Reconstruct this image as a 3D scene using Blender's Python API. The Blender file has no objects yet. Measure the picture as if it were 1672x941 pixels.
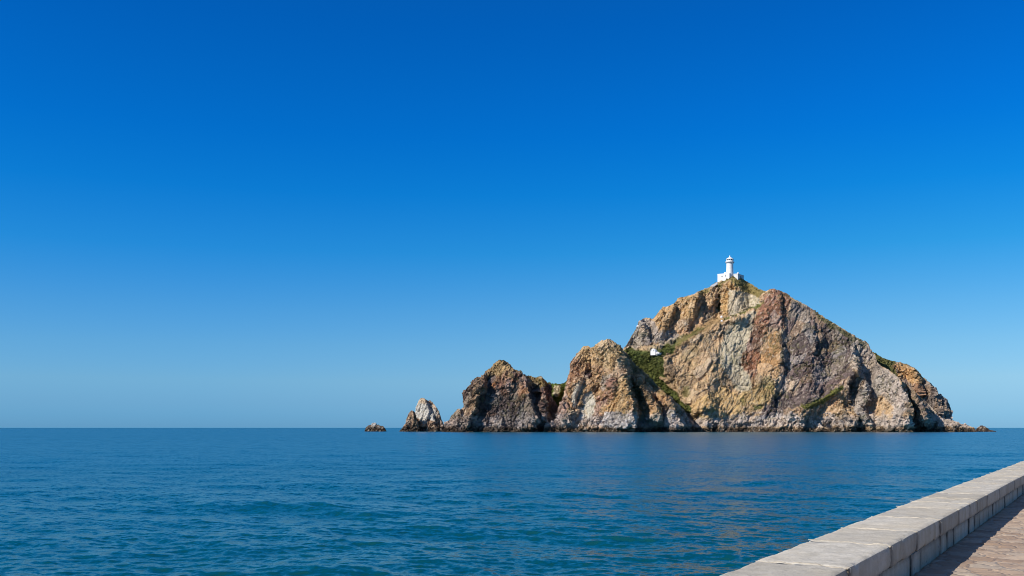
import bpy, bmesh, math
import numpy as np
from math import radians, sin, cos, pi
from mathutils import Vector

# ------------------------------------------------------------------ camera, world, sun
C = bpy.context.scene
COL = C.collection
FPX, CX, HZ, EYE = 1625.0, 836.0, 698.7, 3.0      # focal length / centre / horizon (px of a 1672 wide frame), eye height
cam_d = bpy.data.cameras.new('camera'); cam = bpy.data.objects.new('camera', cam_d); COL.objects.link(cam)
cam.location = (0, 0, EYE); cam.rotation_euler = (radians(90), 0, 0)
cam_d.sensor_width = 36; cam_d.lens = FPX / 1672 * 36; cam_d.shift_y = (HZ - 470.5) / 1672
cam_d.clip_start = 0.1; cam_d.clip_end = 100000
C.camera = cam

SUN_EL = 37.0
SH = Vector((-.88, -.475)).normalized()
SUN_ROT = math.atan2(SH.x, SH.y)
w = bpy.data.worlds.new('World'); C.world = w; w.use_nodes = True
nt = w.node_tree; nt.nodes.clear()
sky = nt.nodes.new('ShaderNodeTexSky'); sky.sky_type = 'NISHITA'; sky.sun_disc = False
sky.sun_elevation = radians(SUN_EL); sky.sun_rotation = SUN_ROT % (2 * pi)
sky.altitude = 0; sky.air_density = 1.0; sky.dust_density = 0.2; sky.ozone_density = 3.0
# the deep polarised blue of this sky: a colour balance of the Nishita sky by elevation, warmed overhead out of view to make shade less blue
tc = nt.nodes.new('ShaderNodeTexCoord'); sx = nt.nodes.new('ShaderNodeSeparateXYZ'); nt.links.new(tc.outputs['Generated'], sx.inputs[0])
rp = nt.nodes.new('ShaderNodeValToRGB'); rp.color_ramp.interpolation = 'LINEAR'
SKYG = [(0.0, .215, .62, 1.46), (.012, .235, .64, 1.42), (.0255, .28, .66, 1.33), (.0459, .35, .728, 1.252), (.0808, .315, .746, 1.225), (.1153, .236, .738, 1.247),
        (.172, .078, .708, 1.312), (.2269, .02, .656, 1.356), (.2798, .006, .60, 1.371), (.3757, .004, .543, 1.318), (.50, .03, .54, 1.22), (.66, .8, .85, 1.0), (1.0, 1.3, 1.05, .9)]
els = rp.color_ramp.elements
while len(els) < len(SKYG): els.new(.5)
for e_, g_ in zip(els, SKYG): e_.position = g_[0]
for e_, g_ in zip(els, SKYG): e_.color = (g_[1] / 1.5, g_[2] / 1.5, g_[3] / 1.5, 1)
nt.links.new(sx.outputs['Z'], rp.inputs[0])
vm = nt.nodes.new('ShaderNodeVectorMath'); vm.operation = 'MULTIPLY'; vm2 = nt.nodes.new('ShaderNodeVectorMath'); vm2.operation = 'SCALE'; vm2.inputs['Scale'].default_value = 1.5
nt.links.new(sky.outputs[0], vm.inputs[0]); nt.links.new(rp.outputs[0], vm.inputs[1]); nt.links.new(vm.outputs[0], vm2.inputs[0])
bg = nt.nodes.new('ShaderNodeBackground'); bg.inputs['Strength'].default_value = 0.09
wo = nt.nodes.new('ShaderNodeOutputWorld')
# away from the sun the low sky is paler: less blue, more red
def wmath(op, a, b, clamp=False):
    x = nt.nodes.new('ShaderNodeMath'); x.operation = op; x.use_clamp = clamp
    for i, v in enumerate((a, b)):
        if isinstance(v, (int, float)): x.inputs[i].default_value = v
        else: nt.links.new(v, x.inputs[i])
    return x.outputs[0]
az = wmath('MULTIPLY', wmath('ADD', sx.outputs['X'], .3), 1.5, True); lowz = wmath('MULTIPLY', wmath('SUBTRACT', .30, sx.outputs['Z']), 8.0, True)
fac = wmath('MULTIPLY', az, lowz)
mx = nt.nodes.new('ShaderNodeMix'); mx.data_type = 'RGBA'; mx.blend_type = 'MULTIPLY'; mx.inputs[7].default_value = (1.30, 1.02, .89, 1)
nt.links.new(fac, mx.inputs[0]); nt.links.new(vm2.outputs[0], mx.inputs[6]); nt.links.new(mx.outputs[2], bg.inputs[0]); nt.links.new(bg.outputs[0], wo.inputs[0])

sd = bpy.data.lights.new('sun', 'SUN'); sd.energy = 4.9; sd.angle = radians(0.5); sd.color = (1.0, 0.95, 0.87)
sun = bpy.data.objects.new('sun', sd); COL.objects.link(sun)
sdir = Vector((SH.x * cos(radians(SUN_EL)), SH.y * cos(radians(SUN_EL)), sin(radians(SUN_EL))))
sun.rotation_euler = sdir.to_track_quat('Z', 'Y').to_euler(); sun.location = (-50, -40, 60)

C.view_settings.view_transform = 'Standard'; C.view_settings.look = 'None'
C.cycles.pixel_filter_type = 'BLACKMAN_HARRIS'; C.cycles.filter_width = 1.0
C.view_settings.exposure = 0.152; C.view_settings.gamma = 1.0; C.view_settings.use_curve_mapping = False

# ------------------------------------------------------------------ numpy noise
def h32(a, b, c, s):
    with np.errstate(over='ignore'):
        x = (a.astype(np.int64) * 73856093) ^ (b.astype(np.int64) * 19349663) ^ (c.astype(np.int64) * 83492791) ^ (s * 2654435761)
        x = x.astype(np.uint64) & np.uint64(0xffffffff)
        x = ((x ^ (x >> np.uint64(16))) * np.uint64(0x45d9f3b)) & np.uint64(0xffffffff)
        x = ((x ^ (x >> np.uint64(16))) * np.uint64(0x45d9f3b)) & np.uint64(0xffffffff)
        x = x ^ (x >> np.uint64(16))
    return x.astype(np.float64) / 4294967295.0

def perlin(P, seed=0):
    I = np.floor(P).astype(np.int64); F = P - I
    U = F * F * F * (F * (F * 6 - 15) + 10)
    out = 0
    for dx in (0, 1):
        for dy in (0, 1):
            for dz in (0, 1):
                r = h32(I[:, 0] + dx, I[:, 1] + dy, I[:, 2] + dz, seed)
                th = r * 2 * pi * 37.0; ph = np.mod(r * 977.0, 1.0) * 2 - 1
                q = np.sqrt(1 - ph * ph)
                g = q * np.cos(th) * (F[:, 0] - dx) + q * np.sin(th) * (F[:, 1] - dy) + ph * (F[:, 2] - dz)
                wt = (U[:, 0] if dx else 1 - U[:, 0]) * (U[:, 1] if dy else 1 - U[:, 1]) * (U[:, 2] if dz else 1 - U[:, 2])
                out = out + g * wt
    return out * 1.5

def fbm(P, seed=0, oct=4, gain=.5, ridged=False):
    s = 0; a = 1; t = 0
    for i in range(oct):
        n = perlin(P * (2.03 ** i) + 17.3 * i, seed + i)
        if ridged: n = 1 - 2 * np.abs(n)
        s = s + a * n; t += a; a *= gain
    return s / t

def facets(P, seed=0, tilt=.9):
    """Blocky rock: every 3-D cell carries its own tilted plane; returns height, crack closeness, cell random."""
    I0 = np.floor(P - .5).astype(np.int64)
    n = len(P); f1 = np.full(n, 1e9); f2 = np.full(n, 1e9); H = np.zeros(n); R = np.zeros(n)
    for dx in (0, 1):
        for dy in (0, 1):
            for dz in (0, 1):
                a, b, c = I0[:, 0] + dx, I0[:, 1] + dy, I0[:, 2] + dz
                fx = a + .5 + .8 * (h32(a, b, c, seed) - .5); fy = b + .5 + .8 * (h32(a, b, c, seed + 1) - .5); fz = c + .5 + .8 * (h32(a, b, c, seed + 2) - .5)
                vx, vy, vz = P[:, 0] - fx, P[:, 1] - fy, P[:, 2] - fz
                d = vx * vx + vy * vy + vz * vz
                r = h32(a, b, c, seed + 3); r2 = h32(a, b, c, seed + 4); r3 = h32(a, b, c, seed + 5)
                hh = (r - .5) + tilt * ((r2 - .5) * vx * 2 + (r3 - .5) * vz * 2)
                m = d < f1
                f2 = np.where(m, f1, np.minimum(f2, d)); H = np.where(m, hh, H); R = np.where(m, r2, R); f1 = np.where(m, d, f1)
    e = np.sqrt(f2) - np.sqrt(f1)
    return H, e, R

def sstep(a, b, x):
    t = np.clip((x - a) / (b - a), 0, 1); return t * t * (3 - 2 * t)

def pl_dist(x, y, pl):
    """distance to a polyline and signed side (x minus nearest x), plus position along it 0..1"""
    best = np.full(x.shape, 1e9); side = np.zeros(x.shape)
    for (x0, y0), (x1, y1) in zip(pl[:-1], pl[1:]):
        dx, dy = x1 - x0, y1 - y0; L = dx * dx + dy * dy + 1e-9
        t = np.clip(((x - x0) * dx + (y - y0) * dy) / L, 0, 1)
        ex, ey = x - (x0 + t * dx), y - (y0 + t * dy); d = np.hypot(ex, ey)
        m = d < best; best = np.where(m, d, best); side = np.where(m, ex, side)
    return best, side

def poly_mask(x, y, poly, feather):
    """soft inside mask of a polygon"""
    inside = np.zeros(x.shape, bool); best = np.full(x.shape, 1e9); n = len(poly)
    for i in range(n):
        x0, y0 = poly[i]; x1, y1 = poly[(i + 1) % n]
        c = ((y0 > y) != (y1 > y)) & (x < (x1 - x0) * (y - y0) / (y1 - y0 + 1e-9) + x0)
        inside ^= c
        dx, dy = x1 - x0, y1 - y0; L = dx * dx + dy * dy + 1e-9
        t = np.clip(((x - x0) * dx + (y - y0) * dy) / L, 0, 1)
        best = np.minimum(best, np.hypot(x - (x0 + t * dx), y - (y0 + t * dy)))
    sd_ = np.where(inside, best, -best)
    return sstep(-feather, feather, sd_)

def lin(rgb):
    c = np.array(rgb, float) / 255
    return np.where(c <= .04045, c / 12.92, ((c + .055) / 1.055) ** 2.4)

# tracing frames: points read in an enlarged crop of the survey picture
def crop(ox, oy, s): return lambda pts: [(ox + x / s, oy + y / s) for x, y in pts]
c2, c3, c4, c5, c6 = crop(580, 540, 5.225), crop(860, 540, 5.225), crop(1000, 430, 5.225), crop(1100, 540, 5.225), crop(1320, 540, 5.225)

def pt(px, py, Y):            # direction from the eye -> a world point at distance Y
    return ((px - CX) / FPX * Y, Y, EYE + (HZ - py) / FPX * Y)

# ------------------------------------------------------------------ helpers for objects
def setp(o, label=None, cat=None, group=None, kind=None):
    if label: o['label'] = label
    if cat: o['category'] = cat
    if group: o['group'] = group
    if kind: o['kind'] = kind
    return o

def empty(name, loc, rz=0, **k):
    o = bpy.data.objects.new(name, None); COL.objects.link(o); o.location = loc; o.rotation_euler = (0, 0, rz)
    return setp(o, **k)

def mesh_np(name, V, F, mat, cols=None, smooth=False, parent=None, attrs=None):
    me = bpy.data.meshes.new(name); V = np.asarray(V, np.float32); F = np.asarray(F, np.int32)
    n, k = F.shape
    me.vertices.add(len(V)); me.vertices.foreach_set('co', V.ravel())
    me.loops.add(n * k); me.loops.foreach_set('vertex_index', F.ravel())
    me.polygons.add(n); me.polygons.foreach_set('loop_start', np.arange(0, n * k, k, dtype=np.int32))
    me.update(calc_edges=True); me.validate()
    me.polygons.foreach_set('use_smooth', np.full(n, smooth))
    if cols is not None:
        a = me.color_attributes.new('stone', 'FLOAT_COLOR', 'POINT')
        c = np.ones((len(V), 4), np.float32); c[:, :3] = cols; a.data.foreach_set('color', c.ravel())
    for nm, v in (attrs or {}).items():
        a = me.attributes.new(nm, 'FLOAT', 'POINT'); a.data.foreach_set('value', np.asarray(v, np.float32))
    me.materials.append(mat)
    o = bpy.data.objects.new(name, me); COL.objects.link(o)
    if parent: o.parent = parent
    return o

def bm_obj(name, bm, mat, parent=None, smooth=False):
    me = bpy.data.meshes.new(name); bm.to_mesh(me); bm.free(); me.materials.append(mat)
    if smooth:
        for p in me.polygons: p.use_smooth = True
    o = bpy.data.objects.new(name, me); COL.objects.link(o)
    if parent: o.parent = parent
    return o

# ------------------------------------------------------------------ materials
def new_mat(name):
    m = bpy.data.materials.new(name); m.use_nodes = True; n = m.node_tree; n.nodes.clear()
    out = n.nodes.new('ShaderNodeOutputMaterial'); b = n.nodes.new('ShaderNodeBsdfPrincipled'); n.links.new(b.outputs[0], out.inputs[0])
    return m, n, b
def N(n, t, **k):
    x = n.nodes.new(t)
    for a, v in k.items(): setattr(x, a, v)
    return x
def noise(n, vec, scale, detail=4, rough=.55, dist=0):
    x = N(n, 'ShaderNodeTexNoise'); x.inputs['Scale'].default_value = scale; x.inputs['Detail'].default_value = detail
    x.inputs['Roughness'].default_value = rough; x.inputs['Distortion'].default_value = dist
    n.links.new(vec, x.inputs['Vector']); return x
def maprange(n, v, a, b, c, d):
    x = N(n, 'ShaderNodeMapRange'); x.inputs[1].default_value = a; x.inputs[2].default_value = b; x.inputs[3].default_value = c; x.inputs[4].default_value = d
    n.links.new(v, x.inputs[0]); return x.outputs[0]
def mathn(n, op, a, b):
    x = N(n, 'ShaderNodeMath', operation=op)
    for i, v in enumerate((a, b)):
        if isinstance(v, (int, float)): x.inputs[i].default_value = v
        else: n.links.new(v, x.inputs[i])
    return x.outputs[0]
def mixc(n, f, a, b, mode='MIX'):
    x = N(n, 'ShaderNodeMix', data_type='RGBA', blend_type=mode)
    for s, v in ((x.inputs[0], f), (x.inputs[6], a), (x.inputs[7], b)):
        if isinstance(v, (int, float)): s.default_value = v
        elif isinstance(v, tuple): s.default_value = (*v, 1)
        else: n.links.new(v, s)
    return x.outputs[2]
def bump(n, b, h, strength, dist):
    x = N(n, 'ShaderNodeBump'); x.inputs['Strength'].default_value = strength; x.inputs['Distance'].default_value = dist
    n.links.new(h, x.inputs['Height']); n.links.new(x.outputs[0], b.inputs['Normal']); return x
def position(n): return N(n, 'ShaderNodeNewGeometry').outputs['Position']

def mat_cliff():
    m, n, b = new_mat('cliff_rock'); p = position(n)
    a = N(n, 'ShaderNodeAttribute', attribute_name='stone')
    n1 = noise(n, p, .35, 6, .65); n2 = noise(n, p, 1.6, 4, .6)
    k = mathn(n, 'MULTIPLY', maprange(n, n1.outputs[0], .3, .7, .72, 1.25), maprange(n, n2.outputs[0], .3, .7, .78, 1.2))
    cc = N(n, 'ShaderNodeCombineColor')
    for i in range(3): n.links.new(k, cc.inputs[i])
    col = mixc(n, 1.0, a.outputs['Color'], cc.outputs[0], 'MULTIPLY'); n.links.new(col, b.inputs['Base Color'])
    b.inputs['Roughness'].default_value = .92; b.inputs['Specular IOR Level'].default_value = .2
    h = mathn(n, 'ADD', n1.outputs[0], mathn(n, 'MULTIPLY', n2.outputs[0], .45)); bump(n, b, h, 1.0, 1.6)
    return m

def mat_plain(name, col, rough=.8, var=.12, scale=3, bd=.01, metal=0):
    m, n, b = new_mat(name); p = position(n); t = noise(n, p, scale, 5)
    v = maprange(n, t.outputs[0], .3, .7, 1 - var, 1 + var)
    cc = N(n, 'ShaderNodeCombineColor')
    for i in range(3): n.links.new(v, cc.inputs[i])
    n.links.new(mixc(n, 1.0, tuple(col), cc.outputs[0], 'MULTIPLY'), b.inputs['Base Color'])
    b.inputs['Roughness'].default_value = rough; b.inputs['Metallic'].default_value = metal; b.inputs['Specular IOR Level'].default_value = .3
    bump(n, b, t.outputs[0], .4, bd); return m

def mat_water():
    m, n, b = new_mat('sea_water'); g = N(n, 'ShaderNodeNewGeometry'); p = g.outputs['Position']
    b.inputs['Base Color'].default_value = (0.001, .052, .072, 1)
    b.inputs['Roughness'].default_value = .09; b.inputs['IOR'].default_value = 1.30
    ln = N(n, 'ShaderNodeVectorMath', operation='LENGTH'); n.links.new(p, ln.inputs[0]); d = ln.outputs['Value']
    n.links.new(maprange(n, d, 17, 75, .15, .25), b.inputs['Roughness'])
    # turbid green water by the shore, clear blue farther out
    n.links.new(mixc(n, maprange(n, d, 16, 90, 0, 1), (.0008, .055, .054), (.0003, .084, .138)), b.inputs['Base Color'])
    # wind patches: broad lanes of calmer and rougher water
    mp = N(n, 'ShaderNodeMapping'); mp.inputs['Scale'].default_value = (.006, .016, 1); n.links.new(p, mp.inputs[0])
    lane = noise(n, mp.outputs[0], 1.0, 4, .6, .4)
    lanev = maprange(n, lane.outputs[0], .35, .65, .72, 1.25)
    tot = None
    for sc, s0, s1 in ((3.2, .36, .34), (9.0, .24, .14), (.7, .0, .36)):
        t = noise(n, p, sc, 2, .5)
        sb = N(n, 'ShaderNodeVectorMath', operation='SUBTRACT'); n.links.new(t.outputs['Color'], sb.inputs[0]); sb.inputs[1].default_value = (.5, .5, .5)
        amp = maprange(n, d, 30, 260, s0, s1)
        s = N(n, 'ShaderNodeVectorMath', operation='SCALE'); n.links.new(sb.outputs[0], s.inputs[0]); n.links.new(amp, s.inputs['Scale'])
        if tot is None: tot = s.outputs[0]
        else:
            ad = N(n, 'ShaderNodeVectorMath', operation='ADD'); n.links.new(tot, ad.inputs[0]); n.links.new(s.outputs[0], ad.inputs[1]); tot = ad.outputs[0]
    s = N(n, 'ShaderNodeVectorMath', operation='SCALE'); n.links.new(tot, s.inputs[0]); n.links.new(mathn(n, 'MULTIPLY', lanev, 1.6), s.inputs['Scale'])
    fl = N(n, 'ShaderNodeVectorMath', operation='MULTIPLY'); n.links.new(s.outputs[0], fl.inputs[0]); fl.inputs[1].default_value = (1, 1, 0)
    ad = N(n, 'ShaderNodeVectorMath', operation='ADD'); n.links.new(g.outputs['Normal'], ad.inputs[0]); n.links.new(fl.outputs[0], ad.inputs[1])
    no = N(n, 'ShaderNodeVectorMath', operation='NORMALIZE'); n.links.new(ad.outputs[0], no.inputs[0])
    n.links.new(no.outputs[0], b.inputs['Normal'])
    return m

def mat_stone():
    m, n, b = new_mat('coping_limestone'); p = position(n)
    oi = N(n, 'ShaderNodeObjectInfo')
    n1 = noise(n, p, 4.0, 9, .75); n2 = noise(n, p, 26, 6, .7); n3 = noise(n, p, .7, 3, .5)
    c = mixc(n, maprange(n, n1.outputs[0], .35, .65, 0, 1), (.40, .36, .29), (.59, .54, .455))
    c = mixc(n, maprange(n, n3.outputs[0], .42, .66, 0, .5), c, (.52, .44, .32))
    c = mixc(n, maprange(n, n2.outputs[0], .54, .70, 0, .6), c, (.24, .215, .175))
    mv = N(n, 'ShaderNodeMapping'); mv.inputs['Scale'].default_value = (3.5, 3.5, .5); n.links.new(p, mv.inputs[0]); sk = noise(n, mv.outputs[0], 1, 5, .6)
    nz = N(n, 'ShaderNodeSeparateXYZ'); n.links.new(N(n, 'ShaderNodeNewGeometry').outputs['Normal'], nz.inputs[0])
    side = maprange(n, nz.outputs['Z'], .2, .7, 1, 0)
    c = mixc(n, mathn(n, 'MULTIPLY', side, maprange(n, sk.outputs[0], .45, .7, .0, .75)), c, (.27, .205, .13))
    c = mixc(n, mathn(n, 'MULTIPLY', side, .35), c, (.42, .34, .235))  # browner upright faces: dirt, plus the inner face's warm shade put into the colour
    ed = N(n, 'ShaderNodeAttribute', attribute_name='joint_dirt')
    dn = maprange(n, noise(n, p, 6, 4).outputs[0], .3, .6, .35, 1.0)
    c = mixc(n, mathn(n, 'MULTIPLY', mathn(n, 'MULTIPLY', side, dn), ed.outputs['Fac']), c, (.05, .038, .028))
    pv = N(n, 'ShaderNodeTexVoronoi', feature='F1'); pv.inputs['Scale'].default_value = 5.5; n.links.new(p, pv.inputs['Vector'])
    pc = N(n, 'ShaderNodeSeparateColor'); n.links.new(pv.outputs['Color'], pc.inputs[0])
    pit = mathn(n, 'MULTIPLY', maprange(n, pv.outputs['Distance'], .08, .14, 1, 0), maprange(n, pc.outputs[0], .62, .66, 0, 1))
    c = mixc(n, mathn(n, 'MULTIPLY', pit, .75), c, (.20, .16, .12))
    v = mathn(n, 'ADD', mathn(n, 'MULTIPLY', oi.outputs['Random'], .22), .87)
    cc = N(n, 'ShaderNodeCombineColor')
    for i in range(3): n.links.new(v, cc.inputs[i])
    n.links.new(mixc(n, 1.0, c, cc.outputs[0], 'MULTIPLY'), b.inputs['Base Color'])
    b.inputs['Roughness'].default_value = .9; b.inputs['Specular IOR Level'].default_value = .25
    h = mathn(n, 'ADD', n2.outputs[0], mathn(n, 'MULTIPLY', n1.outputs[0], 1.5)); bump(n, b, h, .7, .012)
    return m

def mat_paving():
    m, n, b = new_mat('flagstone_paving'); p = position(n)
    wv = noise(n, p, 2.5, 3); wa = N(n, 'ShaderNodeVectorMath', operation='SCALE'); wa.inputs['Scale'].default_value = .22
    n.links.new(wv.outputs['Color'], wa.inputs[0]); av = N(n, 'ShaderNodeVectorMath', operation='ADD'); n.links.new(p, av.inputs[0]); n.links.new(wa.outputs[0], av.inputs[1])
    vo = N(n, 'ShaderNodeTexVoronoi', feature='F1'); vo.inputs['Scale'].default_value = 2.9; n.links.new(av.outputs[0], vo.inputs['Vector'])
    ve = N(n, 'ShaderNodeTexVoronoi', feature='DISTANCE_TO_EDGE'); ve.inputs['Scale'].default_value = 2.9; n.links.new(av.outputs[0], ve.inputs['Vector'])
    sp = N(n, 'ShaderNodeSeparateColor'); n.links.new(vo.outputs['Color'], sp.inputs[0])
    n1 = noise(n, p, 12, 6, .65)
    c = mixc(n, sp.outputs[0], (.32, .215, .14), (.53, .395, .275))
    c = mixc(n, maprange(n, sp.outputs[1], .6, 1, 0, .7), c, (.47, .40, .31))
    c = mixc(n, maprange(n, n1.outputs[0], .4, .7, 0, .4), c, (.30, .22, .17))
    edge = maprange(n, ve.outputs[0], .01, .07, 1, 0)
    c = mixc(n, mathn(n, 'MULTIPLY', edge, .4), c, (.24, .19, .155)); n.links.new(c, b.inputs['Base Color'])
    b.inputs['Roughness'].default_value = .85
    h = mathn(n, 'ADD', mathn(n, 'MULTIPLY', maprange(n, ve.outputs[0], 0, .12, 0, 1), 1.0), mathn(n, 'MULTIPLY', n1.outputs[0], .5))
    bump(n, b, h, .7, .02); return m

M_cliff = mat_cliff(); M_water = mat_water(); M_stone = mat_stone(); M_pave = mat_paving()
M_mortar = mat_plain('mortar', (.46, .40, .31), .9, .25, 14, .01)
M_joint = mat_plain('dark_joint', (.10, .08, .06), .95, .2)
M_white = mat_plain('white_render', (.80, .79, .76), .7, .06, .8, .02)
M_whiteold = mat_plain('weathered_white_render', (.66, .64, .60), .8, .15, .9, .05)
M_dark = mat_plain('dark_opening', (.03, .03, .035), .6, .1)
M_seam = mat_plain('grey_trim', (.42, .42, .42), .7, .1)
mg, ng, bg_ = new_mat('lantern_glass'); bg_.inputs['Base Color'].default_value = (.05, .06, .07, 1); bg_.inputs['Roughness'].default_value = .08
M_glass = mg
M_scrub = mat_plain('scrub_leaves', (.055, .082, .022), .8, .45, 1.2, .3)
M_grass = mat_plain('dry_grass', (.13, .12, .045), .9, .35, 1.2, .3)

# ------------------------------------------------------------------ rock masses
GREEN = []   # (points, kind) where plants grow
def rock_mass(name, sil, step, nfront, nback, Yw, k, relief, paints, base, terrace=None, back=1.0, seed=1, big=2.6, warp=5.0,
              stretch=(1, 1, 1), lean=.35, waterY=None, scales=((24, 2.2), (10, 1.7), (4.2, .95), (1.8, .45), (.9, .22)), pale=True, round_edge=0, band=1.0, tuft=1.0, fleck=.30):
    sil = sorted(sil); xs = np.array([p[0] for p in sil]); ys = np.array([p[1] for p in sil])
    px = np.arange(xs[0], xs[-1], step); top = np.interp(px, xs, ys)
    nr = perlin(np.stack([px * .22, px * 0, px * 0 + seed], 1), seed + 90) * 1.0 + perlin(np.stack([px * .6, px * 0, px * 0 + seed], 1), seed + 91) * .7
    top = top + nr * np.clip((706 - top) / 20, 0, 1)
    s = np.linspace(0, 1, nfront)
    PY = 713 + (top[None, :] - 713) * s[:, None]; PX = np.repeat(px[None, :], nfront, 0)
    edge = 0
    if round_edge:
        e = np.minimum(px - px[0], px[-1] - px); edge = round_edge * (1 - np.sqrt(np.clip(1 - (1 - np.clip(e / (.35 * (px[-1] - px[0])), 0, 1)) ** 2, 0, 1)))
        edge = edge[None, :]
    rise = 706 - PY
    prof = k * np.where(rise < 10, rise * 1.8, 18 + (rise - 10)) * 1.0          # an apron of lower slope at the foot
    Yf = Yw + prof + edge
    if terrace:
        tx = np.array([p[0] for p in sorted(terrace[0])]); ty = np.array([p[1] for p in sorted(terrace[0])])
        T = np.interp(PX, tx, ty); fade = sstep(tx[0] - 5, tx[0] + 20, PX) * (1 - sstep(tx[-1] - 30, tx[-1] + 5, PX))
        Yf = Yf + terrace[1] * fade * sstep(6, -6, PY - T)
    wx = PX + 3.0 * perlin(np.stack([PX.ravel() * .05, PY.ravel() * .05, PX.ravel() * 0 + 3], 1), seed + 40).reshape(PX.shape)
    for pl, amp, wl, wr in relief:
        d, sd_ = pl_dist(wx, PY, pl)
        wd = np.where(sd_ < 0, wl, wr); f = np.clip(1 - d / wd, 0, 1); f = f * f * (3 - 2 * f) * .5 + f * .5
        Yf = Yf - amp * f
    X = (PX - CX) / FPX * Yf; Z = EYE + (HZ - PY) / FPX * Yf
    Xt, Yt, Zt = X[-1], Yf[-1], Z[-1]
    q = np.linspace(0, 1, nback + 1)[1:][:, None]
    Zb = Zt[None, :] + (-4 - Zt[None, :]) * q ** 1.2; Yb = Yt[None, :] + (Zt[None, :] + 4) * q * back; Xb = np.repeat(Xt[None, :], nback, 0)
    Gx = np.vstack([X, Xb]); Gy = np.vstack([Yf, Yb]); Gz = np.vstack([Z, Zb]); rows, cols_ = Gx.shape
    P = np.stack([Gx, Gy, Gz], 2)
    def normals(P):
        du = np.gradient(P, axis=1); dv = np.gradient(P, axis=0)
        n = np.cross(du, dv); return n / (np.linalg.norm(n, axis=2, keepdims=True) + 1e-9)
    ridge = np.concatenate([np.clip((PY - top[None, :]) / 9, 0.12, 1), np.repeat(np.linspace(.12, 1, nback)[:, None], cols_, 1)], 0)
    # leaning strata: shear the noise domain so blocks stand as slanted slabs
    def dom(P): 
        Q = P.reshape(-1, 3).copy(); Q[:, 0] = Q[:, 0] - lean * Q[:, 2]; Q[:, 2] *= .62; return Q
    PXa = np.vstack([PX, np.repeat(px[None, :], nback, 0)]); PYa = np.vstack([PY, np.repeat(top[None, :], nback, 0)])
    wn = np.stack([PXa.ravel() * .06, PYa.ravel() * .06, PXa.ravel() * 0 + 7.7], 1)
    wn2 = np.stack([PXa.ravel() * .22, PYa.ravel() * .22, PXa.ravel() * 0 + 1.7], 1)
    WX = PXa.ravel() + warp * fbm(wn, seed + 50, 3) + 2.0 * perlin(wn2, seed + 52); WY = PYa.ravel() + warp * fbm(wn, seed + 60, 3) + 2.0 * perlin(wn2, seed + 53)
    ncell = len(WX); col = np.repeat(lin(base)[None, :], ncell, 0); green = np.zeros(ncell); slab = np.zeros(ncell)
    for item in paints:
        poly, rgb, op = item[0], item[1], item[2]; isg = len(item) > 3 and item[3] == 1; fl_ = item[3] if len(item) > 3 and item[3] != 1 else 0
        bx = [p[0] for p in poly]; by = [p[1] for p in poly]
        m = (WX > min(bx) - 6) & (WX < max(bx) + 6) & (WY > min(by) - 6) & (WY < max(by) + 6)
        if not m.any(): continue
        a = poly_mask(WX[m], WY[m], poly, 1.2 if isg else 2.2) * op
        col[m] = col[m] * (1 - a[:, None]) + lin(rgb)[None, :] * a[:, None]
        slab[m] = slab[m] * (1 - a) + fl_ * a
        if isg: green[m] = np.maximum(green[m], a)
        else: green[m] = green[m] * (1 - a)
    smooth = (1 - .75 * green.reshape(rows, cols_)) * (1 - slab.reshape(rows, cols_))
    cav = 0; tone = np.ones(ncell)
    # large undulation, then blocks at four scales
    Q = P.reshape(-1, 3)
    disp = big * fbm(Q / 38, seed + 5, 3, ridged=True)
    P = P + normals(P) * (disp.reshape(rows, cols_) * ridge * smooth)[:, :, None]
    for i, (sc, amp) in enumerate(scales):
        D = dom(P); D += 1.1 * sc * .3 * np.stack([perlin(D / sc * .9, seed + 11 + i), perlin(D / sc * .9, seed + 21 + i), perlin(D / sc * .9, seed + 31 + i)], 1)
        H, e, R = facets(D / sc, seed + 100 * i)
        crack = np.exp(-(e / .055) ** 2)
        dd = amp * (H * 1.1 - (.4, .55, .6, .5, .4)[i] * crack) * (1 + (i > 0) * .9 * (1 - sstep(4, 14, P[:, :, 2].ravel())))
        rg = ridge if i < 2 else np.sqrt(ridge)
        P = P + normals(P) * (dd.reshape(rows, cols_) * rg * smooth)[:, :, None]
        if i in (0, 1, 2): tone *= 1 + (.16, .22, .24)[i] * (R - .5) * 2 * (1 - .7 * green)   # every block is its own stone
        if i == 1:
            pal = np.array([lin((214, 198, 170)), lin((118, 98, 90)), lin((206, 168, 120)), lin((186, 182, 174))]) * .95
            idx = (R * 997).astype(int) % 4; f = (.22 * (np.mod(R * 7919, 1) > .45) * (1 - green))[:, None]
            col = col * (1 - f) + pal[idx] * f
    # long leaning joints cut through the strata
    Q3 = P.reshape(-1, 3); al = Q3[:, 0] * .50 + Q3[:, 2] * .86 + Q3[:, 1] * .2; ac = Q3[:, 0] * .86 - Q3[:, 2] * .50
    for sc, am in ((6.5, .75), (2.6, .32)):
        G = np.stack([ac / sc + .6 * perlin(Q3 / (sc * 5), seed + 301), al / (sc * 6), Q3[:, 1] / (sc * 4)], 1)
        r_ = 1 - np.abs(perlin(G, seed + 303)) * 2
        P = P - normals(P) * ((am * sstep(.55, 1.0, r_)).reshape(rows, cols_) * np.sqrt(ridge) * smooth)[:, :, None]
    D = dom(P); fine = fbm(D / 1.6, seed + 70, 3, .6, ridged=True)
    P = P + normals(P) * ((.30 * fine).reshape(rows, cols_) * smooth)[:, :, None]
    col *= tone[:, None]
    zz = P[:, :, 2].ravel(); nn = fbm(np.stack([Q[:, 0] / 9, Q[:, 1] / 9, Q[:, 2] / 3], 1), seed + 77, 3)
    slope_up = normals(P)[:, :, 2].ravel()
    # sparse plants on ledges
    lg = sstep(.62, .85, slope_up) * sstep(.05, .3, fbm(Q / 14, seed + 81, 3)) * .8 * (zz > 12)
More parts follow.
